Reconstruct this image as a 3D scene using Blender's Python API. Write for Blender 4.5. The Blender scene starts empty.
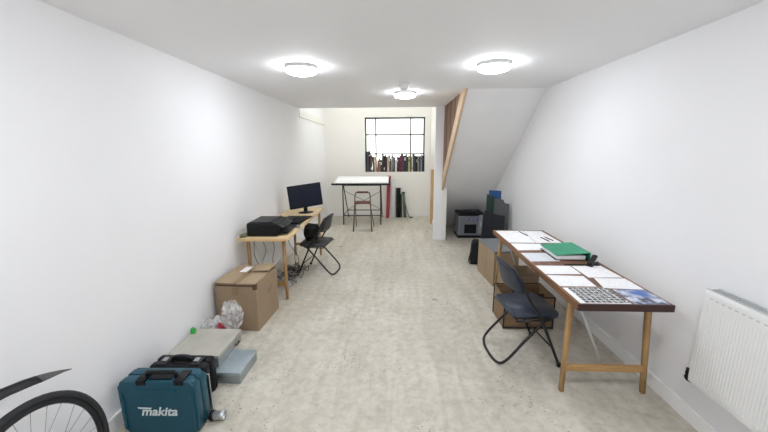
import bpy, bmesh, math, random
from mathutils import Vector, Matrix, Euler
random.seed(7)
S = bpy.context.scene
C = S.collection
PI = math.pi
H = 2.343; WL = -1.677; WR = 1.8035; YF = 8.07; YC = 5.97; YB = -3.0

# ------------------------------------------------------------------ materials
def lin(c):
    return tuple((v/12.92 if v <= .04045 else ((v+.055)/1.055)**2.4) for v in c)
def hexc(h):
    return lin(tuple(int(h[i:i+2], 16)/255 for i in (0, 2, 4))) + (1.0,)
def new_mat(name):
    m = bpy.data.materials.new(name); m.use_nodes = True
    nt = m.node_tree; b = nt.nodes['Principled BSDF']
    return m, nt, b
def nd(nt, kind, **kw):
    n = nt.nodes.new(kind)
    for k, v in kw.items():
        if k in n.inputs: n.inputs[k].default_value = v
        else: setattr(n, k, v)
    return n
def ramp(nt, fac, stops):
    r = nt.nodes.new('ShaderNodeValToRGB'); e = r.color_ramp.elements
    while len(e) < len(stops): e.new(.5)
    for i, (p, c) in enumerate(stops): e[i].position = p; e[i].color = c
    nt.links.new(fac, r.inputs['Fac']); return r
def mat(name, c, rough=.5, metal=0., var=.06, scale=12., bump=0., spec=.5, stretch=None):
    """plain procedural material: a base colour with slight noise variation and bump"""
    m, nt, b = new_mat(name)
    base = hexc(c)
    tc = nd(nt, 'ShaderNodeTexCoord'); src = tc.outputs['Object']
    if stretch:
        mp = nd(nt, 'ShaderNodeMapping'); mp.inputs['Scale'].default_value = stretch
        nt.links.new(src, mp.inputs['Vector']); src = mp.outputs['Vector']
    n = nd(nt, 'ShaderNodeTexNoise'); n.inputs['Scale'].default_value = scale; n.inputs['Detail'].default_value = 5
    nt.links.new(src, n.inputs['Vector'])
    lo = tuple(v*(1-var) for v in base[:3])+(1,); hi = tuple(min(1, v*(1+var)) for v in base[:3])+(1,)
    r = ramp(nt, n.outputs['Fac'], [(.3, lo), (.7, hi)])
    nt.links.new(r.outputs['Color'], b.inputs['Base Color'])
    b.inputs['Roughness'].default_value = rough; b.inputs['Metallic'].default_value = metal
    b.inputs['Specular IOR Level'].default_value = spec
    if bump:
        bp = nd(nt, 'ShaderNodeBump'); bp.inputs['Strength'].default_value = bump; bp.inputs['Distance'].default_value = .003
        nt.links.new(n.outputs['Fac'], bp.inputs['Height']); nt.links.new(bp.outputs['Normal'], b.inputs['Normal'])
    return m
def wood(name, c1, c2, axis='Y', scale=6., rough=.5):
    m, nt, b = new_mat(name)
    tc = nd(nt, 'ShaderNodeTexCoord'); mp = nd(nt, 'ShaderNodeMapping')
    sc = {'X': (.6, 9, 9), 'Y': (9, .6, 9), 'Z': (9, 9, .6)}[axis]
    mp.inputs['Scale'].default_value = sc
    nt.links.new(tc.outputs['Object'], mp.inputs['Vector'])
    n = nd(nt, 'ShaderNodeTexNoise'); n.inputs['Scale'].default_value = scale; n.inputs['Detail'].default_value = 7
    n.inputs['Distortion'].default_value = .6
    nt.links.new(mp.outputs['Vector'], n.inputs['Vector'])
    r = ramp(nt, n.outputs['Fac'], [(.32, hexc(c1)), (.68, hexc(c2))])
    nt.links.new(r.outputs['Color'], b.inputs['Base Color']); b.inputs['Roughness'].default_value = rough
    return m
def emit(name, c, s):
    m = bpy.data.materials.new(name); m.use_nodes = True; nt = m.node_tree
    nt.nodes.clear(); o = nd(nt, 'ShaderNodeOutputMaterial'); e = nd(nt, 'ShaderNodeEmission')
    e.inputs['Color'].default_value = c; e.inputs['Strength'].default_value = s
    nt.links.new(e.outputs[0], o.inputs['Surface']); return m

M = {}
M['wall'] = mat('white_painted_wall', 'F0F0F2', .62, var=.012, scale=1.5, bump=.0)
M['wallfar'] = mat('cream_painted_wall', 'EEEBE6', .62, var=.012, scale=1.5)
M['ceil'] = mat('white_painted_ceiling', 'F5F5F7', .75, var=.01, scale=1.)
M['soffit'] = mat('soffit_paint', 'F2F2F3', .7, var=.02, scale=3)
M['skirt'] = mat('gloss_white_trim', 'ECEBEA', .4, var=.01)
M['radiator'] = mat('radiator_enamel', 'E6E6E5', .35, var=.01)
M['radgrille'] = mat('radiator_grille', 'B9BCBC', .5, var=.05)
M['black'] = mat('black_plastic', '090B0F', .45, var=.1, scale=30, spec=.3)
M['blackm'] = mat('black_powder_coat', '0F1013', .42, var=.1, scale=40)
M['blackf'] = mat('black_cloth', '0B0C0F', .9, var=.2, scale=40, bump=.3)
M['screen'] = mat('dark_screen', '10172A', .35, var=.1, scale=3, spec=.35)
M['vinyl'] = mat('slate_blue_vinyl', '2C3342', .48, var=.2, scale=9, bump=.15)
M['vinylg'] = mat('charcoal_vinyl', '26282C', .5, var=.15, scale=9, bump=.15)
M['teal'] = mat('teal_plastic', '06485A', .42, var=.05, scale=10)
M['tealdk'] = mat('dark_teal_plastic', '0A3A47', .5, var=.05, scale=10)
M['logo'] = mat('pale_logo_print', 'D8E0E2', .5, var=.01)
M['chrome'] = mat('brushed_metal', 'B9BBBD', .28, 1., var=.05)
M['steel'] = mat('dull_steel', 'A9AAA8', .42, .75, var=.1, scale=14)
M['zinc'] = mat('zinc_sheet', '9FA7AA', .35, .8, var=.12, scale=7)
M['lidgrey'] = mat('dusty_grey_lid', 'B4B1A8', .6, .1, var=.09, scale=9)
M['pine'] = wood('pine', 'C29B68', 'D8B98A', 'Z')
M['piney'] = wood('pine_along', 'D9BB8A', 'E8D2A8', 'Y')
M['pinex'] = wood('pine_cross', 'CCA877', 'DDC096', 'X')
M['oak'] = wood('trestle_beech', 'A5804F', 'BF9966', 'Z')
M['oakx'] = wood('trestle_beech_cross', 'A5804F', 'BF9966', 'X')
M['topbrown'] = wood('brown_table_top', '5E3E2C', '7E573E', 'Y', rough=.45)
M['edgewood'] = wood('worn_wood_edging', '6A4529', '8A6140', 'Y')
M['darkedge'] = wood('dark_wood_edging', '2C1716', '43221E', 'X', rough=.4)
M['rawwood'] = wood('rough_boards', '6F5444', '997864', 'Z', scale=5, rough=.8)
M['palewood'] = wood('pale_timber', 'C9AE90', 'DCC5A8', 'Z', rough=.7)
M['stepwood'] = mat('brown_step_board', '6E3B30', .55, var=.15)
M['stooltube'] = mat('bronze_painted_tube', '6A5A50', .45, .3, var=.1)
M['card'] = mat('cardboard', '98836A', .85, var=.07, scale=5, bump=.06)
M['cardside'] = mat('cardboard_side', 'A28E74', .85, var=.07, scale=5)
M['cardin'] = mat('cardboard_inside', '5A4632', .9, var=.1)
M['tape'] = mat('brown_tape', '8C7353', .35, var=.05)
M['cratew'] = wood('crate_board', '7A6048', '977B5C', 'X', rough=.7)
M['paper'] = mat('white_paper', 'F1F1F1', .7, var=.01)
M['green'] = mat('green_board_cover', '2A8F6C', .5, var=.05)
M['red'] = mat('red_tube', '971F33', .45, var=.08)
M['greytube'] = mat('grey_green_tube', '5C6656', .6, var=.1)
M['white_pl'] = mat('white_plastic', 'DEDEDE', .45, var=.01)
M['rubber'] = mat('tyre_rubber', '222326', .7, var=.1, scale=60, bump=.2)
M['rim'] = mat('dark_rim', '2A2C30', .35, .6, var=.05)
M['guard'] = mat('mudguard_plastic', '0A0B10', .35, var=.05)
M['guardtip'] = mat('grey_mudguard_tip', '6E6C6A', .5, var=.05)
M['spoke'] = mat('spoke_steel', '8F9296', .35, .9, var=.02)
M['silverp'] = mat('silver_plastic', '83858C', .4, .35, var=.05)
M['bluelab'] = mat('blue_label', '2A2F86', .5, var=.1)
M['folderblue'] = mat('blue_folder', '1E4E86', .5, var=.08)
M['foldergreen'] = mat('dark_green_folder', '1F3A33', .6, var=.1)
M['foldergrey'] = mat('grey_folder', '55595B', .6, var=.08)
M['navy'] = mat('navy_portfolio', '12151F', .6, var=.1)
M['redpl'] = mat('red_wrapper', 'A32B3A', .4, var=.1)
M['greenpl'] = mat('bright_green_plastic', '38B34A', .45, var=.05)
M['cable'] = mat('dark_cable', '2B2A2C', .5, var=.1)
M['cablegrey'] = mat('grey_cable', 'A8A8A6', .5, var=.05)
M['alloygrey'] = mat('grey_laminate_lid', '777B7E', .45, var=.08)
M['frame'] = mat('black_window_steel', '23241F', .5, var=.1)

# concrete floor
def floor_mat():
    m, nt, b = new_mat('screed_floor')
    tc = nd(nt, 'ShaderNodeTexCoord'); o = tc.outputs['Object']
    def noise(s, d=6, dist=0.):
        n = nd(nt, 'ShaderNodeTexNoise'); n.inputs['Scale'].default_value = s; n.inputs['Detail'].default_value = d
        n.inputs['Distortion'].default_value = dist; n.inputs['Roughness'].default_value = .62
        nt.links.new(o, n.inputs['Vector']); return n
    def mix(kind, fac, a, c):
        x = nd(nt, 'ShaderNodeMix'); x.data_type = 'RGBA'; x.blend_type = kind
        if isinstance(fac, float): x.inputs[0].default_value = fac
        else: nt.links.new(fac, x.inputs[0])
        nt.links.new(a, x.inputs[6]); nt.links.new(c, x.inputs[7]); return x.outputs[2]
    r1 = ramp(nt, noise(1.3, 7, .5).outputs['Fac'], [(.3, hexc('C1BBAD')), (.52, hexc('CDC8BB')), (.72, hexc('D8D4C9'))])
    r2 = ramp(nt, noise(16, 10, .3).outputs['Fac'], [(.34, hexc('A59D8E')), (.6, hexc('FFFFFF'))])
    c = mix('MULTIPLY', .30, r1.outputs[0], r2.outputs[0])
    # trowel streaks along the room
    mp = nd(nt, 'ShaderNodeMapping'); mp.inputs['Scale'].default_value = (6, .7, 1); mp.inputs['Rotation'].default_value = (0, 0, .25)
    nt.links.new(o, mp.inputs['Vector'])
    ns = nd(nt, 'ShaderNodeTexNoise'); ns.inputs['Scale'].default_value = 1.6; ns.inputs['Detail'].default_value = 6; ns.inputs['Distortion'].default_value = .8
    nt.links.new(mp.outputs[0], ns.inputs['Vector'])
    r3 = ramp(nt, ns.outputs['Fac'], [(.32, hexc('B9B4AA')), (.58, hexc('FFFFFF'))])
    c = mix('MULTIPLY', .24, c, r3.outputs[0])
    # dark pits in patches
    v = nd(nt, 'ShaderNodeTexVoronoi'); v.inputs['Scale'].default_value = 34
    nt.links.new(o, v.inputs['Vector'])
    sp = ramp(nt, v.outputs['Distance'], [(.0, (0, 0, 0, 1)), (.10, (0, 0, 0, 1)), (.2, (1, 1, 1, 1))])
    pm = ramp(nt, noise(1.7, 3).outputs['Fac'], [(.50, (0, 0, 0, 1)), (.58, (1, 1, 1, 1))])
    dk = nd(nt, 'ShaderNodeRGB'); dk.outputs[0].default_value = hexc('6E675B')
    wh = nd(nt, 'ShaderNodeRGB'); wh.outputs[0].default_value = (1, 1, 1, 1)
    pit = mix('MIX', sp.outputs[0], dk.outputs[0], wh.outputs[0])
    pm2 = nd(nt, 'ShaderNodeMath', operation='MULTIPLY'); nt.links.new(pm.outputs[0], pm2.inputs[0]); pm2.inputs[1].default_value = .85
    c = mix('MULTIPLY', pm2.outputs[0], c, pit)
    # smudges
    r4 = ramp(nt, noise(3.1, 4, 1.5).outputs['Fac'], [(.62, (1, 1, 1, 1)), (.78, hexc('A39B8C'))])
    c = mix('MULTIPLY', .6, c, r4.outputs[0])
    # scattered dark scuffs
    v2 = nd(nt, 'ShaderNodeTexVoronoi'); v2.inputs['Scale'].default_value = 1.7
    nt.links.new(o, v2.inputs['Vector'])
    r5 = ramp(nt, v2.outputs['Distance'], [(.0, hexc('7F7A70')), (.035, hexc('A9A498')), (.075, (1, 1, 1, 1))])
    c = mix('MULTIPLY', .7, c, r5.outputs[0])
    nt.links.new(c, b.inputs['Base Color'])
    b.inputs['Roughness'].default_value = .52; b.inputs['Specular IOR Level'].default_value = .35
    bp = nd(nt, 'ShaderNodeBump'); bp.inputs['Strength'].default_value = .12; bp.inputs['Distance'].default_value = .004
    nt.links.new(noise(20, 6).outputs['Fac'], bp.inputs['Height']); nt.links.new(bp.outputs['Normal'], b.inputs['Normal'])
    return m
M['floor'] = floor_mat()

def lines_mat(name, ang, seed, dark='B9BCC2', scale=3.):
    """white sheet with faint drawn lines"""
    m, nt, b = new_mat(name)
    tc = nd(nt, 'ShaderNodeTexCoord'); mp = nd(nt, 'ShaderNodeMapping')
    mp.inputs['Rotation'].default_value = (0, 0, ang); mp.inputs['Location'].default_value = (seed, seed*.7, 0)
    nt.links.new(tc.outputs['Generated'], mp.inputs['Vector'])
    br = nd(nt, 'ShaderNodeTexBrick'); br.inputs['Scale'].default_value = scale
    br.inputs['Color1'].default_value = hexc('F3F3F4'); br.inputs['Color2'].default_value = hexc('EEEEF0')
    br.inputs['Mortar'].default_value = hexc(dark); br.inputs['Mortar Size'].default_value = .006
    nt.links.new(mp.outputs[0], br.inputs['Vector'])
    n = nd(nt, 'ShaderNodeTexNoise'); n.inputs['Scale'].default_value = 5; nt.links.new(mp.outputs[0], n.inputs['Vector'])
    r = ramp(nt, n.outputs['Fac'], [(.5, (0, 0, 0, 1)), (.6, (1, 1, 1, 1))])
    x = nd(nt, 'ShaderNodeMix'); x.data_type = 'RGBA'
    nt.links.new(r.outputs[0], x.inputs[0]); nt.links.new(br.outputs['Color'], x.inputs[6]); x.inputs[7].default_value = hexc('F2F2F3')
    nt.links.new(x.outputs[2], b.inputs['Base Color']); b.inputs['Roughness'].default_value = .7
    return m
for i in range(4): M['draw%d' % i] = lines_mat('drawing_sheet_%s' % 'abcd'[i], (0, .5, 0, -.3)[i], i*1.37, scale=(3, 2, 4, 2.4)[i])

def photo_grid_mat():
    m, nt, b = new_mat('photo_grid_print')
    tc = nd(nt, 'ShaderNodeTexCoord'); mp = nd(nt, 'ShaderNodeMapping'); mp.inputs['Scale'].default_value = (1, 1, 0)
    nt.links.new(tc.outputs['Generated'], mp.inputs['Vector'])
    br = nd(nt, 'ShaderNodeTexBrick'); br.offset = 0; br.inputs['Scale'].default_value = 1
    br.inputs['Brick Width'].default_value = .125; br.inputs['Row Height'].default_value = .14
    br.inputs['Mortar Size'].default_value = .009; br.inputs['Mortar'].default_value = (0, 0, 0, 1)
    br.inputs['Color1'].default_value = (1, 1, 1, 1); br.inputs['Color2'].default_value = (1, 1, 1, 1)
    nt.links.new(mp.outputs[0], br.inputs['Vector'])
    n = nd(nt, 'ShaderNodeTexNoise'); n.inputs['Scale'].default_value = 13; n.inputs['Detail'].default_value = 5
    nt.links.new(mp.outputs[0], n.inputs['Vector'])
    r = ramp(nt, n.outputs['Fac'], [(.46, hexc('1B1E26')), (.55, hexc('5B6068')), (.63, hexc('DADBD9'))])
    x = nd(nt, 'ShaderNodeMix'); x.data_type = 'RGBA'
    nt.links.new(br.outputs['Color'], x.inputs[0]); x.inputs[6].default_value = hexc('EDEDEA'); nt.links.new(r.outputs[0], x.inputs[7])
    nt.links.new(x.outputs[2], b.inputs['Base Color']); b.inputs['Roughness'].default_value = .45
    return m
M['grid'] = photo_grid_mat()
def blue_print_mat():
    m, nt, b = new_mat('blue_picture_print')
    tc = nd(nt, 'ShaderNodeTexCoord')
    n = nd(nt, 'ShaderNodeTexNoise'); n.inputs['Scale'].default_value = 4.5; n.inputs['Detail'].default_value = 5
    nt.links.new(tc.outputs['Generated'], n.inputs['Vector'])
    r = ramp(nt, n.outputs['Fac'], [(.36, hexc('3B3640')), (.46, hexc('7B88A8')), (.58, hexc('C9CFDB')), (.7, hexc('E8E8EC'))])
    g = nd(nt, 'ShaderNodeVectorMath', operation='DISTANCE'); nt.links.new(tc.outputs['Generated'], g.inputs[0]); g.inputs[1].default_value = (.62, .72, 1.)
    sp = ramp(nt, g.outputs['Value'], [(.10, (1, 1, 1, 1)), (.40, (0, 0, 0, 1))])
    x = nd(nt, 'ShaderNodeMix'); x.data_type = 'RGBA'; nt.links.new(sp.outputs[0], x.inputs[0])
    nt.links.new(r.outputs[0], x.inputs[6]); x.inputs[7].default_value = hexc('2F5FB4')
    nt.links.new(x.outputs[2], b.inputs['Base Color']); b.inputs['Roughness'].default_value = .35
    return m
M['blueprint'] = blue_print_mat()
def glass_mat():
    m, nt, b = new_mat('window_glass')
    b.inputs['Transmission Weight'].default_value = 1; b.inputs['Roughness'].default_value = .02; b.inputs['IOR'].default_value = 1.02
    b.inputs['Base Color'].default_value = (.97, 1, .98, 1)
    return m
M['glass'] = glass_mat()
def film_mat():
    m, nt, b = new_mat('clear_crinkled_film')
    tc = nd(nt, 'ShaderNodeTexCoord'); n = nd(nt, 'ShaderNodeTexNoise'); n.inputs['Scale'].default_value = 18; n.inputs['Detail'].default_value = 6
    nt.links.new(tc.outputs['Object'], n.inputs['Vector'])
    b.inputs['Base Color'].default_value = hexc('EDEDEE'); b.inputs['Roughness'].default_value = .12
    r = ramp(nt, n.outputs['Fac'], [(.35, (.12, .12, .12, 1)), (.65, (.6, .6, .6, 1))])
    nt.links.new(r.outputs[0], b.inputs['Alpha'])
    bp = nd(nt, 'ShaderNodeBump'); bp.inputs['Strength'].default_value = .9; bp.inputs['Distance'].default_value = .02
    nt.links.new(n.outputs['Fac'], bp.inputs['Height']); nt.links.new(bp.outputs['Normal'], b.inputs['Normal'])
    return m
M['film'] = film_mat()

# ------------------------------------------------------------------ mesh helpers
def xf(loc=(0, 0, 0), rot=(0, 0, 0)):
    return Matrix.Translation(loc) @ Euler(rot).to_matrix().to_4x4()
def box(bm, x0, x1, y0, y1, z0, z1, bev=0., T=None, seg=2):
    r = bmesh.ops.create_cube(bm, size=1)
    vs = r['verts']
    for v in vs:
        v.co = Vector(((x0+x1)/2+v.co.x*(x1-x0), (y0+y1)/2+v.co.y*(y1-y0), (z0+z1)/2+v.co.z*(z1-z0)))
    if bev:
        es = list({e for v in vs for e in v.link_edges})
        rr = bmesh.ops.bevel(bm, geom=es, offset=min(bev, .49*min(x1-x0, y1-y0, z1-z0)), segments=seg, profile=.5, affect='EDGES')
        vs = list({v for f in rr['faces'] for v in f.verts} | {v for v in vs if v.is_valid})
    if T is not None:
        for v in vs: v.co = T @ v.co
    return bm
def tube(bm, pts, r, n=8, closed=False, smooth=0, cap=True):
    pts = [Vector(p) for p in pts]
    if smooth:                                  # Catmull-Rom resampling
        out = []
        L = len(pts); rng = range(L if closed else L-1)
        for i in rng:
            g = (lambda k: pts[k % L]) if closed else (lambda k: pts[max(0, min(L-1, k))])
            p0, p1, p2, p3 = g(i-1), g(i), g(i+1), g(i+2)
            for s in range(smooth):
                t = s/smooth
                out.append(.5*((2*p1)+(p2-p0)*t+(2*p0-5*p1+4*p2-p3)*t*t+(3*p1-p0-3*p2+p3)*t**3))
        if not closed: out.append(pts[-1])
        pts = out
    rs = r if isinstance(r, (list, tuple)) else [r]*len(pts)
    if len(rs) != len(pts): rs = [rs[0]+(rs[-1]-rs[0])*i/(len(pts)-1) for i in range(len(pts))]
    rings = []; up = None
    for i, p in enumerate(pts):
        a = pts[i-1] if (i > 0 or closed) else p
        b = pts[(i+1) % len(pts)] if (i < len(pts)-1 or closed) else p
        d = (b-a).normalized()
        if up is None: up = d.orthogonal().normalized()
        up = (up-d*up.dot(d))
        up = up.normalized() if up.length > 1e-6 else d.orthogonal().normalized()
        s = d.cross(up)
        rings.append([bm.verts.new(p+(up*math.cos(2*PI*k/n)+s*math.sin(2*PI*k/n))*rs[i]) for k in range(n)])
    for i in range(len(rings)-(0 if closed else 1)):
        A, B = rings[i], rings[(i+1) % len(rings)]
        for k in range(n):
            try:
                f = bm.faces.new((A[k], A[(k+1) % n], B[(k+1) % n], B[k])); f.smooth = True
            except ValueError: pass
    if cap and not closed:
        bm.faces.new(rings[0][::-1]); bm.faces.new(rings[-1])
    return bm
def lathe(bm, prof, n=32, T=None):
    """revolve (r, z) profile about Z"""
    rings = []
    for r, z in prof:
        if r < 1e-5: rings.append([bm.verts.new((0, 0, z))])
        else: rings.append([bm.verts.new((r*math.cos(2*PI*k/n), r*math.sin(2*PI*k/n), z)) for k in range(n)])
    for A, B in zip(rings, rings[1:]):
        for k in range(n):
            k2 = (k+1) % n
            if len(A) == 1 and len(B) == 1: continue
            if len(A) == 1: f = bm.faces.new((A[0], B[k2], B[k]))
            elif len(B) == 1: f = bm.faces.new((A[k], A[k2], B[0]))
            else: f = bm.faces.new((A[k], A[k2], B[k2], B[k]))
            f.smooth = True
    if T is not None:
        for R in rings:
            for v in R: v.co = T @ v.co
    return bm
def prism(bm, poly, z0, z1, T=None):
    """extrude an (x, y) polygon from z0 to z1"""
    A = [bm.verts.new((x, y, z0)) for x, y in poly]; B = [bm.verts.new((x, y, z1)) for x, y in poly]
    n = len(poly)
    bm.faces.new(A[::-1]); bm.faces.new(B)
    for i in range(n): bm.faces.new((A[i], A[(i+1) % n], B[(i+1) % n], B[i]))
    if T is not None:
        for v in A+B: v.co = T @ v.co
    return bm
def rrect(w, d, r, n=5):
    out = []
    for cx, cy, a0 in ((w/2-r, d/2-r, 0), (-w/2+r, d/2-r, PI/2), (-w/2+r, -d/2+r, PI), (w/2-r, -d/2+r, 1.5*PI)):
        for i in range(n+1):
            a = a0+PI/2*i/n; out.append((cx+r*math.cos(a), cy+r*math.sin(a)))
    return out
def obj(name, bm, m, parent=None, recalc=True):
    if recalc: bmesh.ops.recalc_face_normals(bm, faces=bm.faces[:])
    me = bpy.data.meshes.new(name); bm.to_mesh(me); bm.free()
    ms = m if isinstance(m, list) else [m]
    for x in ms: me.materials.append(x)
    o = bpy.data.objects.new(name, me); C.objects.link(o)
    if parent: o.parent = parent
    return o
def N(): return bmesh.new()
def B(*a, **k): return box(N(), *a, **k)
def tag(o, label, cat, group=None):
    o['label'] = label; o['category'] = cat
    if group: o['group'] = group
    return o
def thing(name, label, cat, loc=(0, 0, 0), rz=0., group=None):
    o = bpy.data.objects.new(name, None); C.objects.link(o); o.empty_display_size = .1
    o.location = loc; o.rotation_euler = (0, 0, rz)
    return tag(o, label, cat, group)
def struct(name, bm, m, parent=None):
    o = obj(name, bm, m, parent)
    if not parent: o['kind'] = 'structure'
    return o
def copy_tree(o, parent=None):
    c = o.copy(); C.objects.link(c)
    if parent: c.parent = parent
    for ch in list(o.children): copy_tree(ch, c)
    return c

# ------------------------------------------------------------------ the room shell
HU = 3.5      # height of the lit bay beyond the ceiling edge
struct('floor', B(WL-.15, WR+.15, YB-.15, YF+.15, -.12, 0), M['floor'])
struct('ceiling', B(WL, WR, YB, YC, H, H+.28), M['ceil'])
struct('wall_left', B(WL-.15, WL, YB, YF+.15, 0, HU), M['wall'])
struct('wall_right', B(WR, WR+.15, YB, YF+.15, 0, HU), M['wall'])
struct('wall_back', B(WL-.15, WR+.15, YB-.15, YB, 0, HU), M['wall'])
# far wall with the window opening
wx0, wx1, wz0, wz1 = -.715, .722, 1.092, 2.375
b = N()
box(b, WL, wx0, YF, YF+.22, 0, HU); box(b, wx1, WR, YF, YF+.22, 0, HU)
box(b, wx0, wx1, YF, YF+.22, 0, wz0); box(b, wx0, wx1, YF, YF+.22, wz1, HU)
struct('wall_far', b, M['wallfar'])
# bay roof with a skylight opening
b = N()
sx0, sx1, sy0, sy1 = -1.45, .65, 6.35, 7.65
box(b, WL, sx0, YC, YF, HU, HU+.15); box(b, sx1, WR, YC, YF, HU, HU+.15)
box(b, sx0, sx1, YC, sy0, HU, HU+.15); box(b, sx0, sx1, sy1, YF, HU, HU+.15)
struct('ceiling_bay', b, M['ceil'])
struct('window_skylight', B(sx0, sx1, sy0, sy1, HU+.1, HU+.108), M['glass'])
# boxed beam along the left wall of the bay
struct('trim_beam', B(WL, WL+.014, YC, YF, 2.2, 2.318), M['wallfar'])
# stair: sloped soffit, side board triangle, trim, newel pier, side wall
sly0, sly1 = 4.15, 6.99
dy, dz = sly1-sly0, -H
L = math.hypot(dy, dz); ny, nz = H/L, dy/L      # upward normal of the soffit
b = N()
T = Matrix(((0, 0, 1, 0), (1, 0, 0, 0), (0, 1, 0, 0), (0, 0, 0, 1)))    # (x,y,z)->(z,x,y): polygon in Y-Z, extruded along X
prism(b, [(sly0, H+.05), (sly1+.05, 0), (sly1+.05+.12, 0), (sly0+.12/ny, H+.05)], .865, WR, T)
struct('wall_stair_soffit', b, M['soffit'])
zs = lambda y: H*(1-(y-sly0)/dy)
b = N(); prism(b, [(sly0+.28, H), (YC-.03, H), (YC-.03, zs(YC-.03)+.22)], .846, .862, T)
struct('wall_stair_boards', b, M['rawwood'])
b = N(); prism(b, [(sly0-.005, H), (sly0+.29, H), (YC-.09, zs(YC-.09)+.24), (YC-.09, zs(YC-.09)-.004)], .835, .866, T)
struct('trim_stair_string', b, M['palewood'])
for k in range(3):                                  # gaps between the boards, battens on the panel
    y = 4.85+.36*k
    b = N(); prism(b, [(y, H), (y+.02, H), (y+.02, zs(y)+.22), (y, zs(y)+.235)], .842, .847, T)
    struct('trim_board_joint', b, M['cardin'])
struct('wall_newel_pier', B(.703, .85, YC-.1, YC, 0, H, bev=.004), M['wall'])
struct('wall_stair_side', B(.85, .93, YC-.09, YF, 0, HU), M['wallfar'])
tag(obj('timber_post', B(.785, .85, 7.2, 7.245, 0, 1.2, bev=.003), M['pine']),
    'upright bare timber plank standing beside the white pier, beyond its left edge', 'plank')
# skirting
def skirt(name, x0, x1, y0, y1, h=.1):
    b = N(); box(b, x0, x1, y0, y1, 0, h, bev=.005); return struct(name, b, M['skirt'])
skirt('baseboard_left', WL, WL+.016, YB, YF)
skirt('baseboard_right', WR-.016, WR, YB, sly1-.1)
skirt('baseboard_far', WL+.016, .85, YF-.016, YF)
skirt('baseboard_stair', .834, .85, YC+.01, YF-.016)

# window: steel frame, bars, panes
b = N(); yw = YF+.13
t = .03
box(b, wx0, wx0+t, yw, yw+.03, wz0, wz1); box(b, wx1-t, wx1, yw, yw+.03, wz0, wz1)
box(b, wx0, wx1, yw, yw+.03, wz0, wz0+t); box(b, wx0, wx1, yw, yw+.03, wz1-t, wz1)
win = struct('window_1', b, M['frame'])
for x in (-.455, .385): obj('glazing_bar', B(x-.016, x+.016, yw, yw+.028, wz0, wz1), M['frame'], win)
for z in (1.975, 1.52): obj('glazing_bar', B(wx0, wx1, yw+.002, yw+.026, z-.014, z+.014), M['frame'], win)
xs = [wx0+t, -.455, .385, wx1-t]; zz = [wz0+t, 1.52, 1.975, wz1-t]
for i in range(3):
    for j in range(3):
        obj('pane', B(xs[i], xs[i+1], yw+.012, yw+.016, zz[j], zz[j+1]), M['glass'], win)
# pale rendered garden wall outside
# ------------------------------------------------------------------ ceiling lights
M['diff'] = emit('lit_diffuser', (.925, .955, 1, 1), 31)
def ceiling_light(x, y, label):
    t = thing('ceiling_light', label, 'ceiling light', (x, y, H), 0, 'round ceiling lights')
    b = N(); lathe(b, [(0, 0), (.133, 0), (.137, -.006), (.137, -.026), (.133, -.03), (0, -.03)], 40); obj('base_ring', b, M['white_pl'], t)
    b = N(); lathe(b, [(0, -.0302), (.130, -.0302), (.134, -.037), (.128, -.05), (.11, -.06), (.08, -.068), (.04, -.072), (0, -.073)], 40)
    obj('diffuser', b, M['diff'], t)
    return t
ceiling_light(-.80, 3.0, 'left of the two nearer round white lights glowing on the ceiling')
ceiling_light(.83, 2.99, 'right of the two nearer round white lights glowing on the ceiling')
ceiling_light(.13, 4.40, 'farthest round ceiling light, glowing behind the smoke detector')
for y, w_ in ((.75, 'just behind the viewer'), (-1.4, 'far behind the viewer')):
    for x, sd in ((-.8, 'left'), (.84, 'right')):
        ceiling_light(x, y, 'round ceiling light %s on the %s' % (w_, sd))
t = thing('smoke_detector', 'small white smoke detector on the ceiling in front of the farthest light', 'smoke detector', (.105, 3.85, H))
b = N(); lathe(b, [(0, 0), (.055, 0), (.056, -.012), (.048, -.02), (.048, -.03), (0, -.03)], 28); obj('base', b, M['white_pl'], t)
b = N(); lathe(b, [(0, -.03), (.046, -.03), (.05, -.04), (.044, -.058), (.03, -.066), (0, -.068)], 28); obj('sensor_cap', b, M['white_pl'], t)

# ------------------------------------------------------------------ radiator
t = thing('radiator', 'white ribbed panel radiator on the right wall in the foreground', 'radiator', (WR-.002, 1.74, .325))
y1, y0 = 0., -1.25           # local: runs towards the viewer
hh = .565; xf0 = -.105
b = N()
pitch = .01665; nrib = int((y1-y0)/pitch)
cols = [(0, -.0), (.18, -.0), (.32, .0016), (.5, .0022), (.68, .0016), (.82, -.0)]
zl = [(.0, 0), (.025, 0), (.045, 0), (.06, 1), (hh-.085, 1), (hh-.072, 0), (hh-.03, 0), (hh-.004, 0), (hh, 0)]
grid = []
ys = []
for k in range(nrib):
    for u, d in cols: ys.append((y1-.014-(k+u)*pitch*(1-.028/1.25), d))
ys.append((y0+.014, 0)); ys = [(y1, 0)]+ys+[(y0, 0)]
for y, d in ys: grid.append([b.verts.new((xf0-d*g+(.004 if z in (0., hh) else 0), y, z)) for z, g in zl])
for A, Bc in zip(grid, grid[1:]):
    for i in range(len(zl)-1):
        fc = b.faces.new((A[i], A[i+1], Bc[i+1], Bc[i])); fc.smooth = True
box(b, xf0+.002, xf0+.005, y0+.002, y1-.002, .002, hh-.002)
fp = obj('front_panel', b, M['radiator'], t)
b = N()
for k in range(36): box(b, xf0-.0012, xf0+.001, y1-.034-k*.0333-.016, y1-.034-k*.0333, hh-.045, hh-.039)
obj('shaded_slots', b, M['radgrille'], fp)  # grey bars for the pressed slots; the recess shade is in their colour
b = N()
for k in range(36): box(b, xf0-.005, xf0+.001, y1-.034-k*.0333-.016, y1-.034-k*.0333, .028, .042, bev=.002)
obj('highlight_studs', b, M['skirt'], fp)  # bottom row of highlights, put in as paler raised studs
obj('edge_shade', B(xf0+.004, xf0+.016, y1+.001, y1+.0028, .0, hh-.002), M['alloygrey'], fp)  # grey strip painted in for the shaded gap at the panel end
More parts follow.
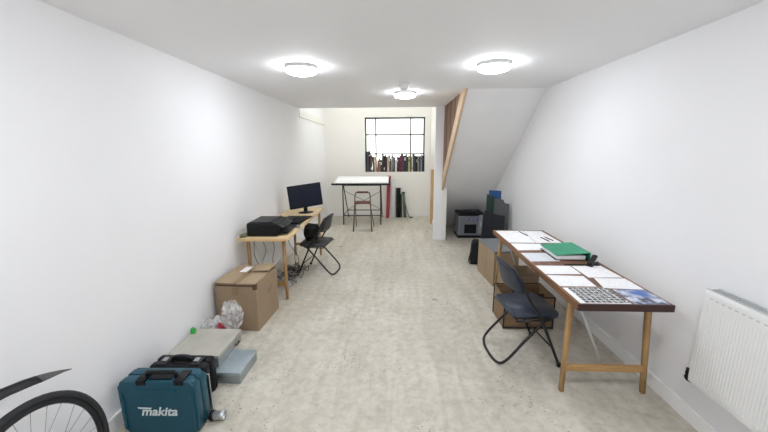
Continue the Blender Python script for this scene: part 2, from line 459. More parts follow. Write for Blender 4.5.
obj('back_panel', B(-.045, -.035, y0+.01, y1-.01, .01, hh-.01), M['radiator'], t)
b = N(); box(b, xf0+.003, -.03, y1-.006, y1+.002, .004, hh+.002, bev=.002); obj('side_cover', b, M['radiator'], t)
b = N(); box(b, xf0+.003, -.03, y0-.002, y0+.006, .004, hh+.002, bev=.002); obj('side_cover', b, M['radiator'], t)
b = N()
for k in range(62):
    y = y1-.012-k*.02
    box(b, xf0+.012, -.034, y-.006, y+.0, hh-.004, hh+.002)
box(b, xf0+.003, xf0+.013, y0, y1, hh-.006, hh+.003); box(b, -.04, -.03, y0, y1, hh-.006, hh+.003)
obj('top_grille', b, M['radgrille'], t)
b = N()
for k in range(30):
    y = y1-.06-k*.04
    box(b, xf0+.03, xf0+.045, y-.012, y+.012, .03, hh-.03)
obj('convector_fins', b, M['radgrille'], t)
b = N(); tube(b, [(-.09, y1, .03), (-.09, y1+.03, .03)], .009, 10); tube(b, [(-.09, y1+.025, .06), (-.09, y1+.025, .01)], .008, 10)
tube(b, [(-.09, y1+.03, .01), (-.085, y1+.02, -.012), (-.05, y1+.0, -.018), (0, y1-.01, -.018)], .009, 8, smooth=4); obj('valve', b, M['black'], t)
for y in (y1-.15, y0+.15): obj('wall_bracket', B(-.036, 0, y-.015, y+.015, .05, hh-.05), M['radiator'], t)

# wall sockets
t = thing('wall_socket', 'small white socket low on the left wall near the far corner', 'socket', (WL, 7.5, .45))
obj('plate', B(0, .009, -.07, .07, 0, .085, bev=.003), M['white_pl'], t)
obj('switch', B(.009, .013, -.012, .012, .05, .07, bev=.001), M['skirt'], t)

# ------------------------------------------------------------------ pasting-table desks
def trestle(root, y, x0, x1, zt, m, mx, brace_dir, lean=0., splay=0.):
    """one folding leg pair with rail; legs separate meshes"""
    for x in (x0, x1):
        b = N()
        tube(b, [(x, y, zt), (x+(splay if x == x1 else 0), y+lean, 0)], [.022, .018], 4)
        for v in b.verts: pass
        obj('leg', b, m, root)
    obj('leg_rail', B(x0, x1+splay*.75, y-.012+lean*.75, y+.012+lean*.75, .16, .205, bev=.002), mx, root)
    b = N(); xm = (x0+x1)/2
    tube(b, [(x0+.03, y+brace_dir*.03, zt-.005), (xm+.02, y+brace_dir*.016+lean*.7, .19)], .0075, 8)
    obj('metal_stay', b, mat('galvanised_stay', 'C6C8C9', .4, .2), root)

# right-hand table
t = thing('trestle_table', 'long dark-edged trestle table covered with drawings along the right wall', 'table', (1.376, 2.735, 0), -.013)
TW, TL = .272, .90
obj('tabletop', B(-TW, TW-.022, -TL, TL, .722, .745, bev=.002), M['topbrown'], t)
obj('end_edging', B(-TW-.012, TW-.01, -TL-.012, -TL, .706, .749, bev=.002), M['darkedge'], t)
obj('side_edging', B(-TW-.014, -TW, -TL, TL, .704, .748, bev=.003), M['edgewood'], t)
obj('side_edging', B(TW-.022, TW-.01, -TL, TL, .704, .748, bev=.003), M['edgewood'], t)
trestle(t, -.70, -.215, .27, .722, M['oak'], M['oakx'], 1, lean=.0, splay=.06)
trestle(t, .84, -.2, .25, .722, M['oak'], M['oakx'], -1, lean=.12)
# left-hand desk
t = thing('desk', 'narrow pale pine desk carrying printer and monitor along the left wall', 'table', (-1.365, 4.17, 0))
obj('tabletop', B(-.265, .238, -.915, .915, .724, .745, bev=.003), M['piney'], t)
obj('end_edging', B(-.268, .251, -.927, -.915, .718, .747, bev=.002), M['pinex'], t)
obj('side_edging', B(.238, .25, -.915, .915, .712, .747, bev=.002), M['piney'], t)
trestle(t, -.76, -.225, .165, .722, M['oak'], M['oakx'], 1, lean=.0)
trestle(t, .8, -.2, .2, .722, M['oak'], M['oakx'], -1, lean=0)

# ------------------------------------------------------------------ folding chairs
def folding_chair(label, loc, rz, vinyl, yaw=0.):
    """local +x is the way the sitter faces"""
    t = thing('folding_chair', label, 'chair', loc, rz, None)
    w = .215
    # seat pad
    b = N()
    prof = [(-.15, -.165), (-.13, -.188), (.12, -.205), (.19, -.2), (.215, -.16), (.22, 0), (.215, .16), (.19, .2), (.12, .205), (-.13, .188), (-.15, .165)]
    prism(b, prof, .395, .43)
    bmesh.ops.bevel(b, geom=[e for e in b.edges], offset=.009, segments=3, affect='EDGES')
    for v in b.verts:
        if v.co.z > .42: v.co.z += .008*(1-(v.co.x/.22)**2)*(1-(v.co.y/.21)**2)
    for f_ in b.faces: f_.smooth = True
    obj('seat', b, vinyl, t)
    # backrest pad, gently curved and leaning back
    b = N(); rows = 5; cl = 12
    P = []
    for k in range(2):
        for i in range(rows):
            for j in range(cl):
                u = -1+2*j/(cl-1); v = i/(rows-1)
                hw = .185*(1-.10*v); zz_ = .585+.20*v
                x = -.105-.055*v-.028*(1-u*u)+(.024 if k else 0)
                edge = .012*(abs(u)**6)*(1 if v in (0, 1) else 0)
                P.append(b.verts.new((x, u*hw, zz_-(edge if v == 1 else -edge))))
    g = lambda k, i, j: P[k*rows*cl+i*cl+j]
    for i in range(rows-1):
        for j in range(cl-1):
            for k in range(2): b.faces.new((g(k, i, j), g(k, i, j+1), g(k, i+1, j+1), g(k, i+1, j))).smooth = True
    for j in range(cl-1):
        for i in (0, rows-1): b.faces.new((g(0, i, j), g(0, i, j+1), g(1, i, j+1), g(1, i, j)))
    for i in range(rows-1):
        for j in (0, cl-1): b.faces.new((g(0, i, j), g(0, i+1, j), g(1, i+1, j), g(1, i, j)))
    obj('backrest', b, vinyl, t)
    # front legs run up into the back uprights, one arch over the back
    b = N()
    side = lambda s: [(.225, s*w, .01), (.05, s*(w+.003), .40), (-.05, s*(w+.0), .56), (-.115, s*(w-.02), .70), (-.15, s*(w-.05), .765)]
    pts = side(-1)+[(-.168, -.10, .782), (-.172, 0, .787), (-.168, .10, .782)]+side(1)[::-1]
    tube(b, pts, .011, 9, smooth=4); obj('front_leg_frame', b, M['blackm'], t)
    # rear legs joined in a rounded U on the floor
    b = N(); ww = w-.02
    pts = [(.12, -ww, .41), (-.05, -ww, .22), (-.19, -ww, .06), (-.235, -ww+.06, .014), (-.25, 0, .012), (-.235, ww-.06, .014), (-.19, ww, .06), (-.05, ww, .22), (.12, ww, .41)]
    tube(b, pts, .0105, 9, smooth=5); obj('rear_leg_frame', b, M['blackm'], t)
    b = N(); tube(b, [(.16, -w, .16), (.16, w, .16)], .006, 8); obj('front_rung', b, M['blackm'], t)
    b = N(); tube(b, [(.10, -w, .388), (.10, w, .388)], .007, 8); tube(b, [(-.12, -ww, .388), (-.12, ww, .388)], .006, 8)
    for s in (-1, 1): tube(b, [(.13, s*(w-.008), .39), (-.14, s*(w-.008), .39)], .007, 8)
    obj('seat_support', b, M['blackm'], t)
    for s in (-1, 1):
        obj('foot_cap', B(.21, .242, s*w-.014, s*w+.014, 0, .03, bev=.006), M['black'], t)
    return t
folding_chair('black folding chair with a slate blue padded seat, tucked at the drawing table', (1.015, 2.485, 0), .10, M['vinyl'])
folding_chair('black folding chair with a charcoal seat facing the monitor desk', (-1.025, 4.30, 0), PI-.14, M['vinylg'])

# ------------------------------------------------------------------ papers on the right table
def quad_sheet(name, pts, z, m, label, cat, group=None, th=.0012):
    cx = sum(p[0] for p in pts)/4; cy = sum(p[1] for p in pts)/4
    b = N(); prism(b, [(x-cx, y-cy) for x, y in pts], 0, th)
    o = obj(name, b, m); o.location = (cx, cy, z); return tag(o, label, cat, group)
ZT = .7452
g = 'drawing sheets on the trestle table'
quad_sheet('drawing_sheet', [(1.115, 3.135), (1.365, 3.125), (1.42, 3.6), (1.12, 3.6)], ZT, M['draw0'], 'large white drawing sheet at the far left end of the trestle table', 'paper', g)
quad_sheet('drawing_sheet', [(1.37, 3.125), (1.615, 3.127), (1.615, 3.585), (1.425, 3.6)], ZT, M['draw1'], 'large white drawing sheet at the far right end of the trestle table, by the wall', 'paper', g)
quad_sheet('drawing_sheet', [(1.111, 2.885), (1.344, 2.895), (1.40, 3.095), (1.118, 3.105)], ZT, M['draw2'], 'white sheet left of the green binder, farther of two', 'paper', g)
quad_sheet('drawing_sheet', [(1.10, 2.583), (1.343, 2.595), (1.36, 2.81), (1.10, 2.806)], ZT, mat('greyish_paper', 'D3D6DC', .7, var=.02), 'greyish sheet left of the green binder, nearer the chair', 'paper', g)
quad_sheet('drawing_sheet', [(1.10, 2.31), (1.359, 2.315), (1.363, 2.483), (1.10, 2.49)], ZT, M['draw3'], 'white sheet on the chair side just in front of the green binder', 'paper', g)
quad_sheet('drawing_sheet', [(1.375, 2.249), (1.612, 2.253), (1.60, 2.486), (1.374, 2.483)], ZT, M['draw0'], 'white sheet on the wall side just in front of the stapler', 'paper', g)
quad_sheet('drawing_sheet', [(1.10, 2.095), (1.339, 2.092), (1.349, 2.276), (1.10, 2.291)], ZT, M['draw1'], 'white sheet on the chair side directly behind the photo grid print', 'paper', g)
quad_sheet('drawing_sheet', [(1.37, 2.068), (1.615, 2.05), (1.615, 2.236), (1.405, 2.24)], ZT, M['draw3'], 'white sheet on the wall side directly behind the blue picture print', 'paper', g)
quad_sheet('photo_grid_print', [(1.10, 1.848), (1.394, 1.846), (1.389, 2.066), (1.105, 2.072)], ZT, M['paper'], 'sheet printed with a grid of small dark photographs at the near table end', 'print')
o = bpy.data.objects['photo_grid_print']
b = N(); prism(b, [(-.115, -.104), (.146, -.106), (.141, .112), (-.115, .114)], .0012, .0018); obj('picture', b, M['grid'], o)
quad_sheet('picture_print', [(1.409, 1.842), (1.618, 1.843), (1.615, 2.043), (1.412, 2.045)], ZT, M['blueprint'], 'glossy blue and grey picture sheet at the near table corner by the wall', 'print', th=.002)
# pens between the far sheets
def pen(x, y, rz, l, label, m=None):
    t = thing('pen', label, 'pen', (x, y, ZT+.0062), rz, None)
    b = N(); tube(b, [(0, 0, 0), (0, l, 0)], .0045, 8); obj('barrel', b, m or M['black'], t)
    b = N(); tube(b, [(0, l, 0), (0, l+.014, 0)], [.004, .0008], 8); obj('tip', b, M['chrome'], t)
pen(1.385, 3.38, .14, .17, 'dark pen in the seam between the two far drawing sheets')
pen(1.51, 3.16, .12, .15, 'dark pen lying behind the green binder, left of a pair')
pen(1.56, 3.19, .16, .13, 'dark pen lying behind the green binder, right of a pair')
# green lever-arch binder
t = thing('binder', 'green lever arch binder lying on the trestle table', 'binder', (1.47, 2.775, ZT+.0014), -.02)
def sheet_poly(z_l, z_r, th, x0, x1, y0, y1):
    b = N(); box(b, x0, x1, y0, y1, 0, th, bev=.001)
    for v in b.verts: v.co.z += z_l+(z_r-z_l)*(v.co.x-x0)/(x1-x0)
    return b
obj('front_cover', sheet_poly(.038, .062, .003, -.15, .12, -.16, .155), M['green'], t)
obj('back_cover', sheet_poly(0, 0, .003, -.15, .12, -.16, .155), M['black'], t)
obj('spine', B(.118, .123, -.16, .155, 0, .065), M['green'], t)
obj('paper_block', sheet_poly(.004, .004, .03, -.138, .09, -.15, .147), M['paper'], t)
# stapler-like black hole punch
t = thing('stapler', 'black stapler resting open against the green binder by the wall', 'stapler', (1.555, 2.52, ZT), .75)
obj('base', B(-.075, .075, -.022, .022, 0, .012, bev=.004), M['black'], t)
b = N(); box(b, -.075, .06, -.019, .019, 0, .026, bev=.008, T=xf((-.005, 0, .03), (0, -.32, 0))); obj('arm', b, M['black'], t)
obj('metal_plate', B(.045, .07, -.013, .013, .012, .0145), M['chrome'], t)
b = N(); lathe(b, [(0, -.02), (.012, -.02), (.012, .02), (0, .02)], 14, xf((-.062, 0, .018), (PI/2, 0, 0))); obj('hinge', b, M['blackm'], t)
tag(obj('tape_strip', B(1.33, 1.60, 2.497, 2.515, ZT, ZT+.008, bev=.002), M['black']), 'flat black ruler lying across the table in front of the green binder', 'ruler')
bpy.data.objects['tape_strip'].name = 'ruler'

# ------------------------------------------------------------------ boxes under and beyond the right table
t = thing('cardboard_box', 'tall tan cardboard box with a flat grey lid beyond the trestle table', 'box', (1.285, 4.06, 0), .08)
obj('body', B(-.12, .18, -.26, .31, 0, .425, bev=.003), M['cardside'], t)
obj('lid_board', B(-.125, .19, -.265, .32, .425, .445, bev=.003), M['alloygrey'], t)
obj('tape', B(-.122, -.12, -.02, .03, .1, .42), M['tape'], t)
def open_box(name, label, loc, rz, w, d, h, m, trim=None, cat='box'):
    t = thing(name, label, cat, loc, rz); th = .008
    b = N(); box(b, -w/2, w/2, -d/2, -d/2+th, 0, h); box(b, -w/2, w/2, d/2-th, d/2, 0, h)
    box(b, -w/2, -w/2+th, -d/2, d/2, 0, h); box(b, w/2-th, w/2, -d/2, d/2, 0, h); box(b, -w/2, w/2, -d/2, d/2, 0, th)
    obj('body', b, m, t)
    if trim:
        b = N(); r_ = .007
        for z in (h,):
            tube(b, [(-w/2, -d/2, z), (w/2, -d/2, z), (w/2, d/2, z), (-w/2, d/2, z)], r_, 6, closed=True)
        for x in (-w/2, w/2):
            for y in (-d/2, d/2): tube(b, [(x, y, 0.004), (x, y, h)], r_, 6)
        tube(b, [(-w/2, -d/2, .012), (w/2, -d/2, .012)], r_, 6)
        obj('edge_trim', b, trim, t)
    return t
t = open_box('crate', 'brown open crate with black edges under the trestle table behind the chair', (1.235, 3.0, 0), .0, .45, .32, .31, M['cratew'], M['blackm'], 'crate')
obj('inner_board', B(-.2, .2, .0, .012, .03, .27), M['cardin'], t)
t = open_box('storage_box', 'open brown cardboard box under the table behind the black-edged crate', (1.30, 3.345, 0), 0, .32, .30, .38, M['card'], None, 'box')
b = N(); box(b, -.16, .16, -.15, -.145, 0, .12, T=xf((0, 0, .38), (0, 0, 0)))
for v in b.verts: v.co.y -= (v.co.z-.38)*.3; v.co.z = .38+(v.co.z-.38)*.35
obj('flap', b, M['cardside'], t)
t = thing('carrying_bag', 'small dark green-black bag slumped beside the grey-lidded box', 'bag', (1.215, 4.70, 0))
b = N(); box(b, -.11, .13, -.16, .14, 0, .33, bev=.05, seg=4)
for v in b.verts:
    k = v.co.z/.33; v.co.x *= 1-.25*k; v.co.y *= 1-.3*k; v.co.x += .02*math.sin(9*v.co.y)
for f_ in b.faces: f_.smooth = True
obj('body', b, M['blackf'], t)
b = N(); tube(b, [(-.09, -.10, .22), (-.14, -.13, .12), (-.145, -.14, .04), (-.10, -.13, .012)], .009, 6, smooth=5); obj('strap', b, M['black'], t)
# folders / portfolios leaning on the right wall
def leaning(name, label, pts, y, th, m, cat, lean=.10, parts=None):
    """upright board with an X-Z outline, standing across the room, leaning back"""
    z0 = min(p[1] for p in pts); cx = sum(p[0] for p in pts)/len(pts)
    t = thing(name, label, cat, (cx, y, 0))
    T_ = Matrix(((1, 0, 0, 0), (0, 0, 1, 0), (0, 1, 0, 0), (0, 0, 0, 1)))
    b = N(); prism(b, [(x-cx, z) for x, z in pts], 0, th, T_)
    for v in b.verts: v.co.y += v.co.z*lean
    obj('board', b, m, t)
    return t
t = leaning('portfolio_case', 'large navy black portfolio case standing by the right wall beyond the table', [(1.31, 0), (1.66, 0), (1.668, .63), (1.55, .65), (1.39, .73), (1.35, .66)], 4.92, .05, M['navy'], 'portfolio', .04)
b = N(); tube(b, [(-.10, .05, .66), (-.10, .053, .70), (.0, .053, .68), (.0, .05, .63)], .008, 6); obj('handle', b, M['black'], t)
t = leaning('folder', 'mid grey folder standing behind the navy portfolio, nearest the wall', [(1.50, 0), (1.755, 0), (1.755, .80), (1.68, .82), (1.66, .87), (1.53, .90)], 5.0, .025, M['foldergrey'], 'folder', .05)
obj('edge_band', B(.08, .11, -.001, .0, .0, .30), M['black'], t)
t = leaning('folder', 'dark green folder standing behind the navy portfolio, on its left', [(1.40, 0), (1.62, 0), (1.64, .70), (1.62, .88), (1.43, .95)], 5.06, .025, M['foldergreen'], 'folder', .05)
obj('edge_band', B(-.09, -.06, -.001, .0, .0, .30), M['black'], t)
t = leaning('folder', 'bright blue folder, tallest and rearmost of the standing folders', [(1.45, 0), (1.68, 0), (1.66, .99), (1.48, 1.0)], 5.12, .03, M['folderblue'], 'folder', .05)
obj('edge_band', B(.05, .08, -.001, .0, .0, .30), M['black'], t)
# grey machine under the stair
t = thing('laser_printer', 'boxy grey printer with a dark paper slot under the sloping stair', 'printer', (1.425, 6.02, 0))
b = N(); box(b, -.245, .225, -.0, .40, .02, .42, bev=.02, seg=3); obj('body', b, M['silverp'], t)
obj('base', B(-.25, .23, -.008, .41, 0, .05, bev=.008), M['black'], t)
b = N(); box(b, -.245, .225, -.0, .40, .42, .47, bev=.012); obj('top_cover', b, M['black'], t)
b = N(); box(b, -.2, .1, .03, .2, .47, .50, bev=.012); obj('feeder', b, M['blackm'], t)
obj('output_slot', B(-.13, .09, -.012, .004, .09, .26, bev=.004), M['black'], t)
lab = obj('label_strip', B(-.05, .12, -.006, -.0005, .345, .385), M['bluelab'], t)
b = N()
for k in range(6): box(b, -.035+k*.024, -.021+k*.024, -.0075, -.006, .356, .374)
obj('lettering', b, M['logo'], lab)
b = N(); box(b, .13, .215, -.01, .0, .10, .44, bev=.004); obj('side_door', b, mat('light_silver', 'A0A2A8', .4, .3), t)
b = N(); tube(b, [(.17, -.014, .22), (.17, -.014, .30)], .008, 8); obj('latch', b, M['white_pl'], t)

# ------------------------------------------------------------------ on the left desk
DZ = .7452
t = thing('inkjet_printer', 'black inkjet printer on the near end of the pine desk', 'printer', (-1.37, 3.51, DZ))
b = N(); box(b, -.19, .135, -.19, .19, .006, .145, bev=.022, seg=4); obj('body', b, M['black'], t)
obj('base', B(-.18, .13, -.18, .18, 0, .02, bev=.004), M['blackm'], t)
b = N(); box(b, -.165, .07, -.165, .165, .143, .152, bev=.006); obj('scanner_lid', b, mat('satin_black_lid', '0C0D11', .4, var=.1, spec=.25), t)
b = N(); box(b, 0, .16, -.17, .17, 0, .012, bev=.004, T=xf((.055, 0, .15), (0, .42, 0))); pn = obj('control_panel', b, mat('gloss_black_panel', '0E1014', .45, spec=.3), t)
obj('display', B(.0, .05, -.03, .03, .013, .0145, T=xf((.055, 0, .15), (0, .42, 0))) if False else box(N(), .05, .08, -.02, .04, .0115, .0135, T=xf((.055, 0, .15), (0, .42, 0))), mat('grey_display', '3D434B', .35), pn)
b = N(); box(b, .13, .23, -.12, .12, .02, .03, bev=.003); obj('output_tray', b, M['blackm'], t)
t = thing('adapter_block', 'small grey adapter block on the desk corner left of the black printer', 'adapter', (-1.585, 3.32, DZ))
obj('block', B(-.03, .03, -.045, .045, 0, .035, bev=.005), mat('olive_grey_plastic', '77775E', .6), t)
b = N(); tube(b, [(.0, -.045, .018), (.0, -.065, .014), (-.02, -.07, .004)], .003, 6, smooth=4); obj('plug_lead', b, M['cable'], t)
o = obj('desk_mat', B(-1.47, -1.15, 3.74, 4.42, DZ, DZ+.003, bev=.001), M['black']); tag(o, 'black desk mat on the pine desk below the monitor', 'mat')
t = thing('keyboard', 'slim black keyboard on the desk mat in front of the monitor', 'keyboard', (-1.21, 4.14, DZ+.0032), 1.40)
obj('case', B(-.215, .215, -.065, .065, 0, .014, bev=.004), M['black'], t)
for r_ in range(4):
    b = N()
    for k in range(13):
        x = -.195+k*.03; box(b, x, x+.024, -.05+r_*.026, -.03+r_*.026, .014, .019, bev=.002, seg=1)
    obj('key_row', b, M['blackm'], t)
t = thing('graphics_tablet', 'glossy black graphics tablet on the mat by the wall', 'tablet', (-1.375, 4.17, DZ+.0032), 1.5)
obj('body', B(-.15, .15, -.075, .075, 0, .011, bev=.004), mat('tablet_black', '14161B', .22), t)
obj('active_area', B(-.11, .13, -.06, .06, .011, .0118), M['blackm'], t)
t = thing('mouse', 'small grey mouse on the desk edge beside the black printer', 'mouse', (-1.135, 3.75, DZ), .2)
b = N(); bmesh.ops.create_uvsphere(b, u_segments=18, v_segments=10, radius=1)
for v in b.verts: v.co = Vector((v.co.x*.028, v.co.y*.05, max(0, v.co.z)*.028))
for f_ in b.faces: f_.smooth = True
obj('shell', b, M['alloygrey'], t)
b = N(); tube(b, [(0, .025, .024), (0, .035, .021)], .004, 8); obj('wheel', b, M['black'], t)
# monitor
t = thing('monitor', 'flat black computer monitor at the far end of the pine desk', 'monitor', (-1.285, 4.67, DZ), .50)
b = N(); lathe(b, [(0, 0), (.11, 0), (.112, .004), (.10, .011), (.03, .018), (0, .018)], 36)
for v in b.verts: v.co.y *= .75
st = obj('base', b, M['black'], t)
TM = xf((0, 0, .24), (0, -.09, 0)) @ xf((0, 0, -.24))
b = N(); box(b, -.028, .028, .01, .035, .012, .20, bev=.006); obj('neck', b, M['black'], t)
b = N(); box(b, -.24, .24, -.018, .012, .08, .41, bev=.006, T=TM); obj('casing', b, M['black'], t)
obj('screen', B(-.23, .23, -.0192, -.0175, .095, .40, T=TM), M['screen'], t)
b = N(); box(b, -.12, .12, .012, .04, .16, .34, bev=.012); obj('rear_housing', b, M['black'], t)
# black bag on the seat under the desk
t = thing('shoulder_bag', 'soft black bag under the desk, lying on the charcoal folding chair', 'bag', (-1.14, 4.38, .442), .1)
b = N(); bmesh.ops.create_icosphere(b, subdivisions=4, radius=1)
for v in b.verts:
    p = v.co.copy(); n_ = 1+.10*math.sin(5*p.x+1)*math.cos(4*p.z)+.06*math.sin(9*p.y+p.z*4)
    sgn = lambda q, e: math.copysign(abs(q)**e, q)
    v.co = Vector((sgn(p.x, .75)*.10*n_, sgn(p.y, .75)*.14*n_, max(-.9, sgn(p.z, .8))*.105*n_+.095))
for f_ in b.faces: f_.smooth = True
obj('body', b, M['blackf'], t)
b = N(); tube(b, [(.09, -.10, .12), (.13, -.04, .17), (.13, .05, .165), (.09, .10, .11)], .008, 6, smooth=5); obj('strap', b, M['black'], t)
# cables
def hang(pts, m, label, r=.0035):
    b = N(); tube(b, pts, r, 6, smooth=6); return tag(obj('cable', b, m), label, 'cable', 'cables under the pine desk')
cl = 'dark cable hanging from the pine desk in front of the wall'
hang([(-1.52, 3.42, .722), (-1.55, 3.45, .5), (-1.50, 3.50, .3), (-1.45, 3.55, .12), (-1.40, 3.7, .02)], M['cable'], 'dark cable hanging in a bow nearest the left desk leg')
hang([(-1.50, 3.5, .722), (-1.44, 3.5, .55), (-1.50, 3.52, .35), (-1.42, 3.6, .1), (-1.36, 3.85, .015)], M['cable'], 'dark cable hanging under the printer, second from the left desk leg')
hang([(-1.40, 3.5, .722), (-1.36, 3.55, .58), (-1.41, 3.6, .38), (-1.38, 3.7, .2), (-1.33, 3.9, .03)], M['cable'], 'dark cable hanging mid-desk beside the near right leg')
hang([(-1.28, 3.75, .722), (-1.30, 3.9, .5), (-1.25, 4.05, .28), (-1.30, 4.2, .08)], M['cable'], 'dark cable hanging behind the near right desk leg')
hang([(-1.20, 3.9, .722), (-1.27, 4.0, .45), (-1.31, 4.1, .2), (-1.33, 4.2, .05)], M['cable'], 'dark cable dropping straight to the tangle on the floor')
# tangle on the floor: countless loops
rnd = random.Random(3)
b = N()
for k in range(16):
    cx, cy = -1.33+rnd.uniform(-.10, .10), 4.05+rnd.uniform(-.28, .28)
    pts = []
    for i in range(9):
        a = i*2*PI/8*rnd.uniform(.8, 1.2)+k
        rr = rnd.uniform(.04, .11)
        pts.append((cx+rr*math.cos(a), cy+rr*1.3*math.sin(a), .008+rnd.uniform(0, .10)))
    tube(b, pts, .0045, 6, smooth=4)
nf = len(b.faces)
for k in range(7):
    cx, cy = -1.36+rnd.uniform(-.08, .08), 3.95+rnd.uniform(-.2, .2); pts = []
    for i in range(8):
        a = i*2*PI/8+k; rr = rnd.uniform(.05, .12); pts.append((cx+rr*math.cos(a), cy+rr*math.sin(a), .01+rnd.uniform(0, .12)))
    tube(b, pts, .004, 6, smooth=4)
b.faces.ensure_lookup_table()
for f_ in b.faces[nf:]: f_.material_index = 1
o = obj('cable_tangle', b, [M['cable'], M['cablegrey']]); o['kind'] = 'stuff'; tag(o, 'tangle of black and grey cables on the floor under the pine desk', 'cables')
t = thing('power_strip', 'white extension socket block half buried in the cable tangle', 'power strip', (-1.36, 3.86, 0), .5)
obj('body', B(-.028, .028, -.14, .14, 0, .035, bev=.006), M['white_pl'], t)
for k in range(4):
    q = obj('socket_outlet', B(-.02, .02, -.125+k*.065, -.08+k*.065, .035, .038, bev=.001), M['skirt'], t)
t = thing('plug', 'black plug on the left end of the floor tangle beside the box', 'plug', (-1.45, 3.62, 0), .5)
obj('body', B(-.025, .025, -.03, .03, 0, .03, bev=.008), M['black'], t)
b = N(); tube(b, [(0, .03, .015), (.01, .07, .008), (.05, .12, .006)], .004, 6, smooth=4); obj('lead', b, M['black'], t)
t = thing('charger', 'small white charger with trailing leads on the floor below the charcoal chair', 'charger', (-1.02, 4.55, 0), .3)
obj('body', B(-.022, .022, -.035, .035, 0, .03, bev=.006), M['white_pl'], t)
b = N(); tube(b, [(-.02, 0, .012), (-.1, .03, .006), (-.14, -.06, .006), (-.22, -.02, .006)], .003, 6, smooth=5); obj('lead', b, M['cablegrey'], t)

# ------------------------------------------------------------------ cardboard box by the left desk
t = thing('cardboard_box', 'large taped brown cardboard box on the floor in front of the pine desk', 'box', (-1.432, 2.985, 0), -.06)
bw, bd, bh = .195, .23, .455
b = N(); box(b, -bw, bw, -bd, bd, 0, bh, bev=.004)
for v in b.verts:
    if v.co.z > .2: v.co.x *= 1.0
obj('body', b, M['card'], t)
b = N(); box(b, -bw-.002, -.012, -bd-.004, bd+.002, 0, .006, T=xf((0, 0, bh+.003), (0, .03, 0))); obj('flap', b, M['cardside'], t)
b = N(); box(b, .012, bw+.002, -bd-.004, bd*.18, 0, .006, T=xf((0, 0, bh+.002), (0, -.02, 0))); obj('flap', b, M['cardside'], t)
b = N(); box(b, .02, bw+.004, bd*.22, bd+.002, 0, .006, T=xf((0, 0, bh+.012), (.06, -.05, 0))); obj('flap', b, M['cardside'], t)
obj('seam_gap', B(-.012, .012, -bd, bd, bh, bh+.002), M['cardin'], t)
obj('edge_gap', B(-bw+.005, bw-.005, -bd-.0025, -bd-.0005, bh-.022, bh-.006), M['cardin'], t)
b = N(); box(b, -.03, .03, -bd-.0018, -bd, bh-.11, bh-.03); box(b, -.03, .03, -bd+.0, bd*.1, bh+.0092, bh+.0102); obj('tape', b, M['tape'], t)
obj('corner_patch', B(bw-.03, bw+.002, -bd-.002, -bd+.03, bh-.05, bh+.0), M['cardin'], t)
obj('shipping_label', B(-.13, -.03, bd-.19, bd-.05, bh+.011, bh+.012), M['paper'], t)
b = N()
for k, (yy, zz_) in enumerate(((.0, .29), (.035, .30), (.07, .315), (.01, .265), (.05, .275))): box(b, bw, bw+.001, yy-.0, yy+.022, zz_, zz_+.008)
obj('handle_slot', b, M['cardin'], t)

# ------------------------------------------------------------------ clear bag with rubbish
t = thing('plastic_bag', 'crumpled clear plastic bag with scraps inside, against the big cardboard box', 'bag', (-1.46, 2.60, 0))
rnd = random.Random(11)
def crumple(c, r, seed, taper=False):
    b = N(); bmesh.ops.create_icosphere(b, subdivisions=4, radius=1)
    from mathutils import noise
    for v in b.verts:
        p = v.co.copy(); k = 1+.45*noise.noise(p*1.9+Vector((seed, 0, 0)))+.18*noise.noise(p*5+Vector((0, seed, 0)))
        v.co = Vector((p.x*r[0]*k, p.y*r[1]*k, p.z*r[2]*k))+Vector(c)
        if taper: f = .55+.62*max(0, min(1, v.co.z/.33)); v.co.x = c[0]+(v.co.x-c[0])*f+.10*max(0, v.co.z-.2); v.co.y = c[1]+(v.co.y-c[1])*f
        v.co.z = max(.004, v.co.z)
    return b
obj('upright_film', crumple((.03, .01, .19), (.095, .06, .145), 4.4, True), M['film'], t)
obj('low_film', crumple((-.10, -.02, .10), (.12, .08, .115), 8.1), M['film'], t)
obj('red_wrapper', crumple((-.03, -.06, .15), (.03, .02, .04), 5.2), M['redpl'], t)
obj('dark_scrap', crumple((-.065, -.04, .13), (.03, .03, .03), 2.2), M['black'], t)
obj('dark_scrap', crumple((.06, -.03, .055), (.025, .02, .03), 7.2), M['bluelab'], t)

# ------------------------------------------------------------------ tool cases by the left wall
# low zinc box
t = thing('metal_box', 'low bluish zinc metal box on the floor, under the dusty pale grey case', 'metal box', (-1.33, 2.19, 0), -.02)
obj('body', B(-.25, .23, -.14, .14, 0, .072, bev=.004), M['zinc'], t)
obj('lid', B(-.253, .233, -.143, .143, .065, .088, bev=.004), mat('pale_zinc_lid', 'AEBCC3', .35, .6, var=.1, scale=8), t)
# black case standing upright, handle and silver latches on its top edge
t = thing('black_tool_case', 'black plastic tool case with two silver latches, standing behind the teal case', 'tool case', (-1.435, 1.95, 0), 0.0)
b = N(); box(b, -.19, .19, -.07, -.002, 0, .255, bev=.022, seg=3); obj('front_shell', b, M['black'], t)
b = N(); box(b, -.19, .19, .002, .07, 0, .255, bev=.022, seg=3); obj('rear_shell', b, M['black'], t)
for s in (-1, 1):
    l_ = obj('latch', B(s*.108-.034, s*.108+.034, -.055, .04, .25, .262, bev=.004), M['blackm'], t)
    obj('latch_clip', B(s*.108-.017, s*.108+.017, -.03, .012, .262, .270, bev=.003), M['chrome'], l_)
b = N(); tube(b, [(-.06, 0, .25), (-.055, 0, .276), (0, 0, .284), (.055, 0, .276), (.06, 0, .25)], .014, 8, smooth=5); obj('handle', b, M['blackm'], t)
